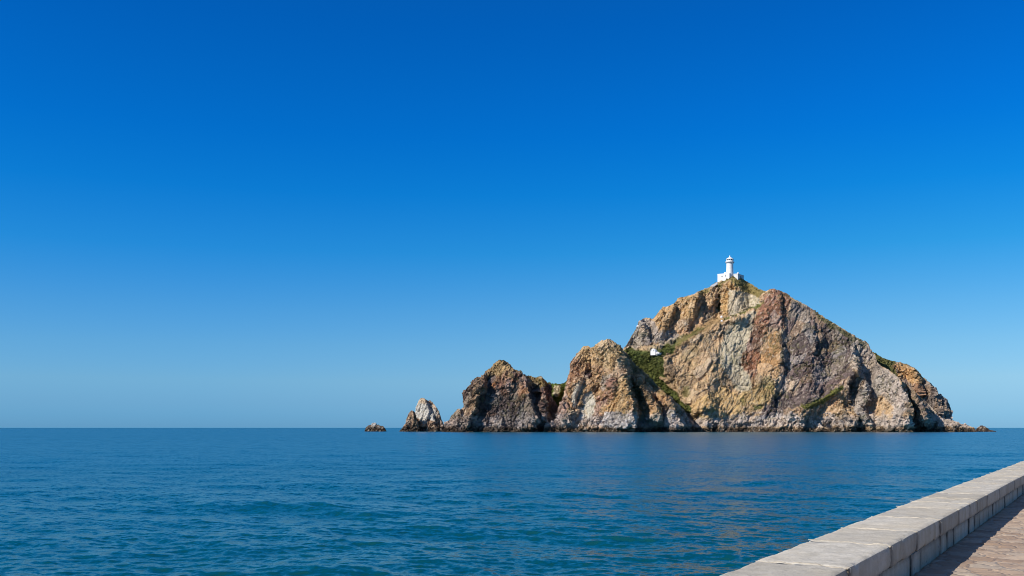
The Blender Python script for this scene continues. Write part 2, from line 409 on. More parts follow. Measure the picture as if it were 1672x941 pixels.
    col = col * (1 - lg[:, None]) + (lin((98, 92, 52)) * .8)[None, :] * lg[:, None]
    # bleached splash zone, dark wet tide line
    a = band * sstep(3.2, 4.8, zz + nn * 2) * (1 - sstep(9, 15, zz + nn * 9)) * .62
    col = col * (1 - a[:, None]) + lin((192, 182, 174))[None, :] * a[:, None] * tone[:, None]
    a = (1 - sstep(2.3, 3.9, zz + nn * 2.4)) * .93
    col = col * (1 - a[:, None]) + lin((64, 52, 42))[None, :] * a[:, None]
    # pale flecks, dark iron stains, and scattered tufts between the stones
    fl = sstep(.24, .42, perlin(D / 1.5 + 5, seed + 201) + .25 * perlin(Q / 12, seed + 202)) * fleck * (1 - green)
    col = col * (1 - fl[:, None]) + lin((222, 206, 182))[None, :] * fl[:, None]
    st = sstep(.22, .45, perlin(D / 2.3 + 9, seed + 203) + .35 * perlin(Q / 16, seed + 204)) * .42 * (1 - green)
    col = col * (1 - st[:, None]) + (col * .35 + lin((60, 50, 46))[None, :] * .4) * st[:, None]
    tf = sstep(.30, .45, perlin(Q / 2.4 + 3, seed + 205) + .5 * perlin(Q / 20, seed + 206)) * .45 * (1 - green) * (zz > 9) * tuft
    col = col * (1 - tf[:, None]) + lin((92, 88, 50))[None, :] * tf[:, None]
    gr_ = col.mean(1)[:, None]; col = gr_ + (col - gr_) * (.98 + .02 * green[:, None])
    col = col * 1.14; col = np.clip(col * np.minimum(1, .58 / (col.max(1) + 1e-6))[:, None], .012, .7)
    idx = np.arange(rows * cols_).reshape(rows, cols_)
    F = np.stack([idx[:-1, :-1].ravel(), idx[:-1, 1:].ravel(), idx[1:, 1:].ravel(), idx[1:, :-1].ravel()], 1)
    V = P.reshape(-1, 3)
    o = mesh_np(name, V, F, M_cliff, cols=col)
    vis = np.zeros((rows, cols_), bool); vis[:nfront] = True
    GREEN.append((V[(green > .55) & vis.ravel() & (zz > 3)], PXa.ravel()[(green > .55) & vis.ravel() & (zz > 3)], PYa.ravel()[(green > .55) & vis.ravel() & (zz > 3)], col[(green > .55) & vis.ravel() & (zz > 3)]))
    return o, px, P, nfront

G1, G2, OL, BR = (80, 86, 44), (64, 74, 38), (122, 110, 62), (150, 122, 84)

main_sil = [(985, 713), (1000, 640), (1012, 590)] + c4([(100, 725), (125, 690), (165, 620), (185, 590), (205, 540), (225, 495), (270, 465), (320, 470), (345, 475), (375, 435), (405, 400), (430, 370), (470, 370), (520, 345), (560, 300), (600, 290), (680, 270), (760, 230), (830, 205), (860, 182), (905, 160), (1000, 125), (1050, 115), (1100, 130), (1150, 155), (1190, 180), (1250, 220), (1310, 240), (1340, 220), (1380, 222), (1440, 240), (1500, 270), (1550, 310), (1600, 330)]) \
    + [(1320, 501), (1350, 521), (1385, 543), (1403, 554)] + c6([(480, 85), (510, 120), (530, 155), (565, 200), (582, 262), (600, 290), (640, 310), (700, 350), (770, 400), (790, 430), (830, 450), (870, 480), (930, 545), (990, 600), (1040, 640), (1080, 690), (1120, 745), (1215, 765), (1260, 775), (1310, 800), (1340, 793), (1370, 812), (1420, 838), (1440, 905)])
main_relief = [
    ([(1005, 556), (1050, 600), (1090, 640), (1130, 692)], -22, 64, 30),          # green saddle valley
    (c4([(905, 215), (915, 330), (900, 430)]), -9, 12, 6),
    ([(1196, 462), (1204, 490), (1200, 516)], 9, 16, 26),
    ([(1100, 500), (1085, 530), (1078, 560)], 9, 22, 6),
    ([(1048, 525), (1056, 560)], 8, 14, 7),
    ([(1140, 480), (1128, 510), (1122, 535)], 8, 20, 7),
    ([(1165, 600), (1150, 640), (1150, 690)], 9, 40, 26),
    ([(1274, 520), (1276, 600), (1262, 640)], 7, 60, 12),
    ([(1330, 560), (1325, 620), (1310, 680)], 8, 50, 22),
    (c6([(395, 250), (400, 340), (335, 450)]), 13, 40, 5),
    (c6([(450, 400), (500, 520), (505, 570)]), 12, 26, 5),
    (c6([(790, 420), (800, 520), (835, 620), (850, 710)]), 32, 62, 8),
    (c6([(905, 500), (925, 580), (965, 660), (1000, 740)]), 27, 18, 8),
    (c6([(290, 680), (330, 760), (345, 830)]), 9, 26, 4),
    (c6([(360, 800), (440, 700), (540, 800)]), 10, 10, 5),
    (c5([(1020, 720), (1150, 650), (1380, 520)]), 9, 14, 14),
    (c5([(180, 700), (300, 640), (400, 700)]), 6, 14, 8),
]
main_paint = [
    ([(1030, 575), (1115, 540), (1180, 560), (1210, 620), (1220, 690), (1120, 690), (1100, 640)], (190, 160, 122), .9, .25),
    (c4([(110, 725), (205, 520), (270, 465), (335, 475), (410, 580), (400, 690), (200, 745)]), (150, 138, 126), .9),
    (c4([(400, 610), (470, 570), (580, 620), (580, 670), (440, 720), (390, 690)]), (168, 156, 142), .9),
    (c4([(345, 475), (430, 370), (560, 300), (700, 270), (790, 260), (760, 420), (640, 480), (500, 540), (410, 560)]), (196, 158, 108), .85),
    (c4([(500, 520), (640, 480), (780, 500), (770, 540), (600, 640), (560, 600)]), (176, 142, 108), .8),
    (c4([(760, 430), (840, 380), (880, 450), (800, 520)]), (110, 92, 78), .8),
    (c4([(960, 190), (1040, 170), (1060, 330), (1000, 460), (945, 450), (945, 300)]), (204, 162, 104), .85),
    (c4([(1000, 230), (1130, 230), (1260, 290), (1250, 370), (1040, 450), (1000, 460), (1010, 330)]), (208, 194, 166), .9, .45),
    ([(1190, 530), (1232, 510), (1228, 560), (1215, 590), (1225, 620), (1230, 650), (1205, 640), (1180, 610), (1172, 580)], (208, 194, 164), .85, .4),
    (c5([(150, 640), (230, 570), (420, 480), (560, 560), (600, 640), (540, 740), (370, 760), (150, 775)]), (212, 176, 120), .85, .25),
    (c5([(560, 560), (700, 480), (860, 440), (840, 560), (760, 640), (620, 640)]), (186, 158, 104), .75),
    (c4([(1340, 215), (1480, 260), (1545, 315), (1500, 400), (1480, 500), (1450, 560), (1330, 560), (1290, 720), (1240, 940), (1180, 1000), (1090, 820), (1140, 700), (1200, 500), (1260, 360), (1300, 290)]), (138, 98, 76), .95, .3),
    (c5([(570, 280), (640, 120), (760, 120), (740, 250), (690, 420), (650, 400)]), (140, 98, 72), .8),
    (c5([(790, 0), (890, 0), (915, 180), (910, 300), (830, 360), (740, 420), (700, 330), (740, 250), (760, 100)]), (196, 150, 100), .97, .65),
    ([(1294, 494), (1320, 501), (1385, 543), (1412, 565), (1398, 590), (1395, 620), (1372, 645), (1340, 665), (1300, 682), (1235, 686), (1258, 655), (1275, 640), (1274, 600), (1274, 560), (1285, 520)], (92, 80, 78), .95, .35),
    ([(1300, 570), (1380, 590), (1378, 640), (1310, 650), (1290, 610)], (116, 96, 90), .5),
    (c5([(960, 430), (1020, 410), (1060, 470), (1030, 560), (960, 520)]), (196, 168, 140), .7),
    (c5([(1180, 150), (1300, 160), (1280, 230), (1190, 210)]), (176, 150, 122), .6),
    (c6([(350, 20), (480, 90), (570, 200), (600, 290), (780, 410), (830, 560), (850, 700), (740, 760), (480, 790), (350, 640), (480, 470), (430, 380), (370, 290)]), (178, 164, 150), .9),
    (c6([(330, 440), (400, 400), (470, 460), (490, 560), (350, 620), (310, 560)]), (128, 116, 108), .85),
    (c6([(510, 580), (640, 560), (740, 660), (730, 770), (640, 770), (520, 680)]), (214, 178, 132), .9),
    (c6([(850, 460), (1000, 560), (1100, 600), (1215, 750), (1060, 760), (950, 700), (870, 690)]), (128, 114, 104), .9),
    (c5([(1010, 690), (1200, 620), (1380, 510), (1450, 530), (1400, 620), (1250, 680), (1060, 730)]), (202, 166, 128), .9),
    # plants
    (c4([(840, 205), (905, 160), (1040, 108), (1150, 160), (1260, 222), (1310, 240), (1240, 285), (1140, 235), (1070, 200), (1010, 165), (960, 180), (900, 222)]), OL, .9, 1),
    (c4([(740, 235), (850, 205), (820, 250), (750, 275)]), OL, .8, 1),
    (c4([(885, 225), (945, 200), (935, 330), (935, 440), (880, 450), (895, 330)]), (86, 82, 42), .9, 1),
    (c4([(1300, 330), (1240, 385), (1100, 445), (950, 495), (940, 470), (1010, 462), (1110, 420), (1230, 360)]), (92, 94, 44), .95, 1),
    (c4([(880, 460), (940, 475), (950, 500), (760, 600), (620, 690), (510, 790), (430, 770), (540, 700), (600, 640), (770, 535)]), (150, 122, 84), .9, 1),
    (c4([(540, 680), (620, 630), (760, 545), (770, 560), (640, 650), (560, 720)]), (104, 98, 50), .8, 1),
    (c4([(80, 735), (200, 745), (300, 765), (400, 755), (430, 720), (560, 680), (520, 760), (430, 800), (440, 880), (470, 960), (300, 960), (180, 860)]), G1, 1, 1),
    (c3([(820, 160), (1000, 190), (1180, 160), (1290, 110), (1240, 200), (1150, 220), (1165, 300), (1130, 350), (1200, 470), (1290, 540), (1330, 600), (1400, 650), (1410, 700), (1340, 700), (1180, 600), (1000, 460)]), G1, 1, 1),
    (c3([(830, 170), (960, 180), (1020, 240), (1010, 290), (940, 300)]), G2, .9, 1),
    (c3([(1290, 240), (1420, 130), (1470, 100), (1460, 200), (1380, 260)]), (112, 98, 62), .5, 1),
    (c5([(1085, 660), (1200, 605), (1300, 550), (1440, 455), (1440, 490), (1310, 605), (1180, 655), (1110, 690)]), (98, 98, 44), .95, 1),
    (c5([(670, 650), (780, 640), (740, 672), (690, 682)]), (84, 94, 40), .8, 1),
    (c5([(740, 430), (800, 385), (870, 440), (850, 500), (780, 520)]), (112, 104, 56), .6, 1),
    (c5([(560, 580), (610, 570), (625, 650), (580, 645)]), (100, 98, 50), .7, 1),
    (c5([(80, 500), (130, 480), (140, 560), (100, 570)]), (92, 94, 46), .7, 1),
    (c5([(190, 700), (240, 690), (260, 760), (200, 760)]), (92, 94, 46), .6, 1),
    ([(1320, 499), (1350, 520), (1385, 542), (1415, 563), (1412, 570), (1380, 550), (1340, 523)], (92, 90, 52), .7, 1),
]
terr = (c4([(90, 740), (400, 735), (540, 690), (600, 648), (770, 545), (950, 478), (1100, 440), (1240, 375), (1310, 325)]), 26)
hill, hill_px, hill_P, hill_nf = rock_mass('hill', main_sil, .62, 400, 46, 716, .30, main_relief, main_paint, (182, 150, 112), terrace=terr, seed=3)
setp(hill, kind='structure')

sh_sil = [(1418, 713), (1422, 640), (1424, 590)] + c6([(545, 180), (600, 213), (640, 235), (700, 255), (735, 260), (760, 275), (790, 273), (850, 295), (900, 320), (940, 350), (960, 390), (990, 410), (1040, 445), (1070, 475), (1090, 530), (1140, 560), (1180, 590), (1205, 640), (1206, 680), (1212, 720), (1219, 755), (1235, 830), (1245, 900)])
sh_paint = [(c6([(700, 310), (790, 270), (900, 315), (960, 390), (1010, 480), (900, 460), (780, 400)]), (188, 146, 96), .9),
            (c6([(900, 450), (1000, 480), (980, 600), (920, 560)]), (150, 108, 86), .7),
            (c6([(1050, 560), (1180, 590), (1215, 750), (1060, 760)]), (118, 106, 98), .9),
            (c6([(540, 170), (720, 250), (760, 280), (700, 310), (780, 400), (700, 380), (600, 310)]), (84, 84, 44), .95, 1)]
sh_relief = [(c6([(900, 330), (930, 420), (960, 520)]), 10, 16, 6), (c6([(1040, 450), (1060, 560), (1120, 700)]), 10, 14, 5), (c6([(1150, 600), (1170, 690)]), 6, 12, 6)]
shoulder, _, _, _ = rock_mass('shoulder_hill', sh_sil, .62, 230, 30, 742, .28, sh_relief, sh_paint, (136, 118, 106), seed=29, big=4)
setp(shoulder, kind='structure')

head_sil = c3([(150, 905), (185, 800), (200, 780), (240, 760), (275, 730), (285, 660), (292, 610), (325, 565), (343, 545), (346, 480), (340, 440), (350, 400), (372, 375), (376, 320), (385, 260), (420, 210), (460, 165), (490, 135), (520, 130), (550, 150), (570, 135), (600, 110), (640, 90), (700, 75), (730, 85), (760, 110), (790, 150), (820, 170), (860, 205), (900, 260), (940, 300), (1000, 350), (1040, 390), (1090, 440), (1150, 510), (1200, 550), (1240, 580), (1270, 620), (1310, 640), (1340, 680), (1370, 720), (1384, 780), (1388, 830), (1395, 905)])
head_relief = [
    (c3([(700, 80), (770, 180), (800, 300), (830, 420), (870, 540), (900, 640), (905, 740)]), 34, 48, 8),
    (c3([(980, 470), (1040, 560), (1080, 640), (1105, 740)]), 26, 14, 6),
    (c3([(1190, 550), (1235, 640), (1245, 740), (1285, 820)]), 26, 22, 6),
    (c3([(560, 140), (560, 300), (600, 420)]), -5, 12, 6),
    (c3([(440, 440), (400, 600), (350, 760)]), 7, 14, 8),
    (c3([(760, 450), (690, 620), (590, 760)]), 6, 26, 5),
    (c3([(510, 350), (560, 390), (540, 440)]), -6, 9, 9),
    (c3([(300, 600), (310, 760)]), 6, 8, 5),
]
head_paint = [
    (c3([(490, 130), (700, 75), (800, 160), (860, 260), (780, 340), (600, 300), (420, 260)]), (206, 172, 122), .8),
    (c3([(340, 400), (400, 260), (450, 300), (440, 420), (380, 520), (340, 520)]), (168, 124, 92), .8),
    (c3([(400, 520), (440, 435), (480, 450), (490, 510), (435, 600), (405, 640), (380, 590)]), (204, 194, 174), .95, .6),
    (c3([(430, 670), (490, 545), (540, 505), (585, 600), (590, 680), (540, 765), (455, 755)]), (204, 194, 174), .95, .6),
    (c3([(620, 430), (740, 385), (765, 450), (700, 540), (640, 520)]), (178, 162, 146), .9),
    (c3([(690, 450), (780, 420), (760, 540), (690, 620), (600, 740), (570, 700), (620, 560)]), (152, 106, 84), .85),
    (c3([(450, 370), (520, 328), (575, 380), (520, 430), (455, 420)]), (92, 74, 72), .95),
    (c3([(640, 700), (730, 580), (825, 400), (880, 560), (890, 720), (760, 690)]), (212, 170, 114), .95),
    (c3([(560, 790), (640, 740), (780, 690), (900, 720), (930, 830), (600, 830)]), (164, 156, 150), .9),
    (c3([(830, 370), (1000, 450), (1060, 600), (980, 600), (880, 520)]), (112, 96, 66), .7),
    (c3([(1080, 560), (1200, 550), (1230, 640), (1130, 720), (1090, 700)]), (180, 142, 100), .7),
    (c3([(1120, 720), (1235, 640), (1250, 740), (1290, 840), (1130, 840)]), (128, 122, 120), .9),
    (c3([(200, 780), (290, 620), (340, 560), (350, 700), (300, 840), (190, 840)]), (156, 128, 116), .8),
    (c3([(840, 180), (1000, 340), (1200, 540), (1160, 560), (1000, 430), (880, 340)]), (100, 92, 54), .6, 1),
    (c3([(960, 760), (1110, 740), (1110, 770), (980, 790)]), (150, 134, 64), .7, 1),
]
headland, _, _, _ = rock_mass('headland', head_sil, .5, 330, 40, 700, .27, head_relief, head_paint, (186, 148, 108), seed=11, big=2.6, lean=.55, round_edge=14,
                              scales=((20, 2.4), (8.5, 1.5), (3.8, 1.0), (1.7, .5), (.9, .25)))
setp(headland, kind='structure')

sad_sil = [(872, 713), (878, 650)] + c3([(150, 470), (190, 450), (245, 455), (300, 455), (350, 430), (420, 470), (480, 560)]) + [(960, 713)]
saddle, _, _, _ = rock_mass('saddle_hill', sad_sil, .8, 130, 24, 735, .30, [(c3([(265, 460), (290, 520), (250, 560)]), 5, 6, 5)],
    [([(860, 715), (860, 600), (970, 600), (970, 715)], (78, 90, 40), 1, 1), (c3([(240, 465), (290, 460), (300, 510), (260, 560), (235, 540)]), (190, 172, 140), .9)], (120, 110, 70), seed=17, big=2, scales=((9, 1.4), (4, .8)))
setp(saddle, kind='structure')

left_sil = c2([(752, 905), (764, 835), (772, 815), (790, 780), (820, 740), (845, 700), (870, 668), (890, 665), (900, 675), (925, 660), (942, 640), (945, 600), (955, 545), (965, 500), (985, 480), (992, 450), (1020, 420), (1050, 400), (1075, 400), (1095, 375), (1120, 345), (1150, 325), (1180, 300), (1200, 272), (1235, 252), (1265, 255), (1300, 275), (1330, 300), (1345, 330), (1375, 342), (1410, 345), (1430, 375), (1470, 385), (1530, 400), (1560, 390), (1590, 393), (1610, 412), (1640, 444), (1662, 462), (1672, 520), (1682, 575), (1706, 612), (1735, 655), (1742, 700), (1748, 905)])
left_relief = [
    (c2([(1240, 260), (1320, 420), (1330, 470)]), 8, 34, 8),
    (c2([(1425, 370), (1460, 470), (1480, 560), (1500, 640), (1530, 740)]), 24, 44, 8),
    (c2([(1590, 400), (1610, 520), (1600, 640), (1612, 740)]), 19, 16, 6),
    (c2([(1090, 380), (1045, 540), (1010, 680), (960, 780)]), 10, 14, 8),
    (c2([(885, 668), (885, 800)]), 6, 14, 4),
    (c2([(1200, 360), (1120, 440), (1070, 560)]), -5, 9, 9),
    (c2([(990, 470), (1000, 560)]), 5, 6, 5),
]
left_paint = [
    (c2([(1100, 380), (1180, 300), (1240, 250), (1345, 330), (1320, 420), (1220, 390)]), (162, 134, 90), .85),
    (c2([(940, 660), (1010, 590), (1050, 480), (1100, 390), (1110, 440), (1060, 560), (1010, 800), (860, 850), (770, 820), (860, 680)]), (166, 136, 108), .85),
    (c2([(1100, 420), (1200, 350), (1240, 420), (1170, 520), (1080, 600)]), (92, 78, 76), .85, .5),
    (c2([(1230, 400), (1300, 370), (1350, 480), (1330, 560), (1250, 520)]), (158, 114, 90), .7),
    (c2([(1400, 420), (1470, 440), (1460, 550), (1400, 560)]), (172, 118, 78), .85),
    (c2([(1190, 480), (1225, 465), (1210, 500), (1180, 505)]), (200, 130, 70), .8),
    (c2([(1350, 345), (1430, 375), (1460, 470), (1380, 450), (1330, 400)]), (142, 108, 92), .7),
    (c2([(1450, 390), (1600, 395), (1650, 450), (1560, 490), (1490, 480)]), (140, 118, 72), .9),
    (c2([(1530, 500), (1640, 500), (1660, 640), (1540, 640)]), (140, 102, 88), .6),
    (c2([(1130, 560), (1400, 560), (1460, 700), (1380, 760), (1100, 700)]), (80, 70, 68), .8),
]
lefthill, _, _, _ = rock_mass('rocky_bluff', left_sil, .5, 280, 34, 716, .26, left_relief, left_paint, (98, 78, 68), seed=41, big=3, lean=.4, round_edge=14, band=.6, fleck=.14,
                              scales=((18, 2.2), (8, 1.5), (3.6, 1.0), (1.6, .5), (.9, .25)))
setp(lefthill, kind='structure')

stk_sil = c2([(495, 905), (505, 760), (512, 700), (518, 660), (535, 615), (550, 585), (570, 573), (590, 580), (615, 598), (640, 595), (665, 620), (690, 655), (708, 680), (722, 720), (735, 760), (750, 795), (765, 825), (775, 905)])
stk, _, _, _ = rock_mass('sea_stack', stk_sil, .3, 190, 26, 792, .25, [(c2([(600, 600), (625, 680), (610, 740)]), 5, 14, 5), (c2([(660, 740), (690, 840)]), 4, 10, 4)],
    [(c2([(522, 650), (545, 620), (600, 610), (640, 640), (690, 700), (690, 780), (640, 750), (600, 800), (560, 770), (515, 740)]), (236, 228, 212), .95, .3),
     (c2([(540, 620), (570, 565), (620, 600), (610, 625), (560, 625)]), (176, 152, 122), .8),
     (c2([(640, 600), (730, 720), (770, 830), (720, 800), (690, 700)]), (170, 152, 134), .7)], (140, 114, 92), seed=53, big=1.0, lean=.3, round_edge=8, band=0, scales=((9, 1.3), (4, .8), (1.8, .35)))
setp(stk, 'tall sea stack whitened over its upper half, standing just left of the dark bluff', 'rock')
stk2, _, _, _ = rock_mass('sea_stack', c2([(365, 905), (380, 855), (410, 820), (430, 795), (435, 755), (455, 710), (480, 682), (495, 683), (512, 700), (530, 780), (550, 850), (560, 905)]), .3, 130, 22, 783, .22,
    [(c2([(485, 690), (500, 780)]), 3, 12, 4)], [(c2([(440, 760), (470, 700), (500, 700), (500, 790), (450, 800)]), (178, 150, 122), .7)], (146, 118, 94), seed=57, big=.8, lean=.2, round_edge=6, band=0, scales=((6, .9), (3, .6), (1.4, .3)))
setp(stk2, 'short brown pointed sea stack leaning against the foot of the white topped one', 'rock')
isl, _, _, _ = rock_mass('islet_rock', c2([(66, 905), (80, 855), (90, 825), (110, 808), (135, 800), (150, 788), (170, 787), (190, 800), (215, 812), (235, 815), (250, 830), (264, 855), (275, 905)]), .3, 90, 20, 798, .3,
    [], [(c2([(140, 810), (150, 780), (175, 780), (185, 805), (160, 815)]), (214, 208, 198), .85)], (92, 74, 58), seed=61, big=.5, round_edge=6, band=0, scales=((5, .8), (2.2, .45), (1.2, .2)))
setp(isl, 'low dark islet rock with a white crest, farthest left and alone in the water', 'rock')
rr, _, _, _ = rock_mass('islet_rock', c6([(1415, 905), (1430, 855), (1445, 825), (1480, 808), (1510, 820), (1550, 845), (1605, 862), (1640, 905)]), .3, 80, 18, 752, .3,
    [], [], (92, 78, 70), seed=67, big=.4, round_edge=5, band=0, scales=((5, .7), (2.2, .4), (1.2, .2)))
setp(rr, 'small dark pointed rock in the water off the right end of the hill', 'rock')

# ------------------------------------------------------------------ plants on the hill
rng = np.random.default_rng(5)
def clumps(name, pts, sizes, mat, cols):
    """low uneven bushes: each a dome of many small leaf faces"""
    Vs, Fs, Cs = [], [], []; off = 0; nl = 46
    for p, s, c in zip(pts, sizes, cols):
        u = rng.normal(size=(nl, 3)); u /= np.linalg.norm(u, axis=1)[:, None]; u[:, 2] = np.abs(u[:, 2])
        r = s * (.55 + .5 * rng.random(nl))[:, None]; cpt = p + u * r * np.array([1, 1, .75])
        a = rng.normal(size=(nl, 3)); a /= np.linalg.norm(a, axis=1)[:, None]; bb = np.cross(u + .5 * a, a); bb /= np.linalg.norm(bb, axis=1)[:, None] + 1e-6
        ls = s * (.22 + .2 * rng.random(nl))[:, None]
        V = np.stack([cpt - a * ls, cpt + bb * ls, cpt + a * ls, cpt - bb * ls], 1).reshape(-1, 3)
        F = np.arange(nl * 4).reshape(-1, 4) + off; off += nl * 4
        Vs.append(V); Fs.append(F); Cs.append(np.repeat((c[None, :] * (.75 + .5 * rng.random((nl, 1)))), 4, 0))
    return mesh_np(name, np.vstack(Vs), np.vstack(Fs), mat, cols=np.vstack(Cs))
def mat_leaf():
    m, n, b = new_mat('bush_leaves'); a = N(n, 'ShaderNodeAttribute', attribute_name='stone'); n.links.new(a.outputs['Color'], b.inputs['Base Color'])
    b.inputs['Roughness'].default_value = .8; b.inputs['Specular IOR Level'].default_value = .2; return m
M_leaf = mat_leaf()
allp = np.vstack([g[0] for g in GREEN]); allc = np.vstack([g[3] for g in GREEN])
isgreen = allc[:, 1] > allc[:, 0] * 1.02
def pick(mask, n):
    ids = np.flatnonzero(mask); return rng.choice(ids, min(n, len(ids)), replace=False)
i1 = pick(isgreen, 1300); i2 = pick(~isgreen, 1100)
s1 = .4 + 1.1 * rng.random(len(i1)) ** 2
o = clumps('scrub', allp[i1], s1, M_leaf, allc[i1] * (.9 + .7 * rng.random((len(i1), 1))) * np.array([1.1, 1.0, .9])); setp(o, kind='stuff')
o = clumps('grass_tufts', allp[i2], .35 + .7 * rng.random(len(i2)) ** 2, M_leaf, allc[i2] * .95); setp(o, kind='stuff')

# ------------------------------------------------------------------ sea: one sheet to the horizon, real waves
th = np.concatenate([np.arange(-180, -38, 4.0), np.arange(-38, 38, .085), np.arange(38, 180, 4.0)]); th = np.radians(th)
ys = np.arange(152, .08, -.42); rr_ = 3.0 * 995 / ys
rr_ = np.concatenate([[1, 4, 8, 11, 14, 16.5], rr_[rr_ > 18], [60000.0]])
TH, RR = np.meshgrid(th, rr_); X = (RR * np.sin(TH)).ravel(); Y = (RR * np.cos(TH)).ravel()
dr = np.gradient(RR, axis=0).ravel(); sp_ = np.maximum(dr, RR.ravel() * radians(.085)); sp_[np.abs(TH.ravel()) > radians(37)] = 1e6
Zw = np.zeros_like(X); hx = np.zeros_like(X); hy = np.zeros_like(X); rw = np.random.default_rng(12)
gust = .75 + .5 * fbm(np.stack([X / 60, Y / 25, X * 0], 1), 5, 3)
near = RR.ravel() < 3000
for i in range(130):
    lam = .38 * (14 / .38) ** rw.random(); a = radians(rw.normal(205, 34)); kx, ky = sin(a) * 2 * pi / lam, cos(a) * 2 * pi / lam
    amp = .0032 * lam ** .66; phs = rw.random() * 2 * pi
    att = sstep(2.0, 4.0, lam / sp_[near]); ph = kx * X[near] + ky * Y[near] + phs
    A = amp * att * gust[near]
    Zw[near] += A * np.cos(ph); hx[near] -= A * .9 * sin(a) * np.sin(ph); hy[near] -= A * .9 * cos(a) * np.sin(ph)
V = np.stack([X + hx, Y + hy, Zw], 1); R_, C_ = RR.shape; idx = np.arange(R_ * C_).reshape(R_, C_)
nx = np.roll(idx, -1, axis=1)
F = np.stack([idx[:-1].ravel(), nx[:-1].ravel(), nx[1:].ravel(), idx[1:].ravel()], 1)[:, ::-1]
sea = mesh_np('sea', V, F, M_water, smooth=True); setp(sea, kind='structure')

# ------------------------------------------------------------------ sea wall and promenade
WD = math.atan(982 / 1625); PAVE, WTOP = 1.1, 1.66
D = np.array([sin(WD), cos(WD)]); NW = np.array([-cos(WD), sin(WD)])       # along the wall / towards the sea
O2 = np.array([-2.53, 0.0])
def wl(t, wv, z): 
    q = O2[None, :] + np.outer(t, D) + np.outer(wv, NW); return np.column_stack([q, z])
def stone_block(name, t0, t1, w0, w1, z0, z1, r, mat, parent, seed, det=.06, rough=.009, edge=.02, wf=None):
    L = (t1 - t0, w1 - w0, z1 - z0); n = [max(2, int(l / det)) for l in L]
    Vs, Fs, off = [], [], 0
    for ax in range(3):
        u, v = [a for a in range(3) if a != ax]
        U, W_ = np.meshgrid(np.linspace(0, 1, n[u] + 1), np.linspace(0, 1, n[v] + 1), indexing='ij')
        for side in (0, 1):
            p = np.zeros((U.size, 3)); p[:, u] = U.ravel(); p[:, v] = W_.ravel(); p[:, ax] = side
            idx = np.arange(U.size).reshape(U.shape) + off
            f = np.stack([idx[:-1, :-1].ravel(), idx[1:, :-1].ravel(), idx[1:, 1:].ravel(), idx[:-1, 1:].ravel()], 1)
            if (side == 0) != (ax == 1): f = f[:, ::-1]
            Vs.append(p); Fs.append(f); off += U.size
    p = np.vstack(Vs) * np.array(L) ; lo = np.full(3, r); hi = np.array(L) - r
    c = np.clip(p, lo, hi); d = p - c; nn = np.linalg.norm(d, axis=1)[:, None] + 1e-9
    nrm = d / nn; p = c + nrm * r
    g = p + np.array([t0, w0, z0])
    p2 = g + nrm * (rough * fbm(g * 9, seed, 3)[:, None] + edge * fbm(g * 2.2, seed + 7, 3)[:, None])
    # chips along the arrises
    corner = (np.abs(nrm) > .25).sum(1) >= 2
    p2 -= nrm * (corner * .016 * sstep(.15, .5, fbm(g * 5, seed + 13, 2)))[:, None]
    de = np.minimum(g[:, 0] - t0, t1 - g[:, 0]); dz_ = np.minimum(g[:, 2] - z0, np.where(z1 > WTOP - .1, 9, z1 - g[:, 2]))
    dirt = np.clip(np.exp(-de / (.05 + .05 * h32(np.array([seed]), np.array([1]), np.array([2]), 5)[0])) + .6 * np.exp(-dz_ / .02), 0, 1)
    wv = p2[:, 1]
    if wf is not None: wv = wv * wf(p2[:, 0])
    V = wl(p2[:, 0], wv, p2[:, 2])
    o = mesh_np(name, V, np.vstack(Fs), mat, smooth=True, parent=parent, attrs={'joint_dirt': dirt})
    return o
wall = empty('sea_wall', (0, 0, 0), label='long low sea wall of pale weathered stone blocks along the promenade edge', cat='wall')
wrand = np.random.default_rng(8)
wf = lambda t: .93 + .07 * sstep(9, 17, t) + .02 * np.exp(-((t - 20) / 2.5) ** 2)
joints = [-6, -4, -2, 0, 2, 4, 6, 7.6, 9.3, 11.14, 13.25, 15.0, 17.03, 19.1, 20.5, 21.7, 23.4, 25.9]
while joints[-1] < 84: joints.append(joints[-1] + 1.9 + .5 * (wrand.random() - .5))
for i, (a, b) in enumerate(zip(joints[:-1], joints[1:])):
    det = .045 if 6 < a < 30 else (.09 if a < 50 else .3)
    dz = .006 * (wrand.random() - .5)
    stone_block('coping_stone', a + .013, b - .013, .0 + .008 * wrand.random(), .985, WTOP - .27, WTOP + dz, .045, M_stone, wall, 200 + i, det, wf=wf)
lj = [-6.0]
while lj[-1] < 84: lj.append(lj[-1] + (1.95 if wrand.random() > .35 else .75) * (1 + .25 * (wrand.random() - .5)))
for i, (a, b) in enumerate(zip(lj[:-1], lj[1:])):
    det = .06 if 6 < a < 30 else (.12 if a < 50 else .35)
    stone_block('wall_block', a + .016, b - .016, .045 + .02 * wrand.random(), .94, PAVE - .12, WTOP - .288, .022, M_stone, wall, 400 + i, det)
# backing masonry down to the sea bed on the water side, and the mortar core behind the joints
def wbox(name, t0, t1, w0, w1, z0, z1, mat, parent=None):
    T = np.array([t0, t1, t1, t0] * 2); W_ = np.array([w0, w0, w1, w1] * 2); Z = np.array([z0] * 4 + [z1] * 4)
    F = [[3, 2, 1, 0], [4, 5, 6, 7], [0, 1, 5, 4], [1, 2, 6, 5], [2, 3, 7, 6], [3, 0, 4, 7]]
    V = wl(T, W_, Z); return mesh_np(name, V, np.array(F)[:, ::-1], mat, parent=parent)
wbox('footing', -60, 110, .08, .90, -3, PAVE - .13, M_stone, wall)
wbox('mortar_core', -5.9, 83.5, .085, .88, PAVE - .1, WTOP - .035, M_joint, wall)
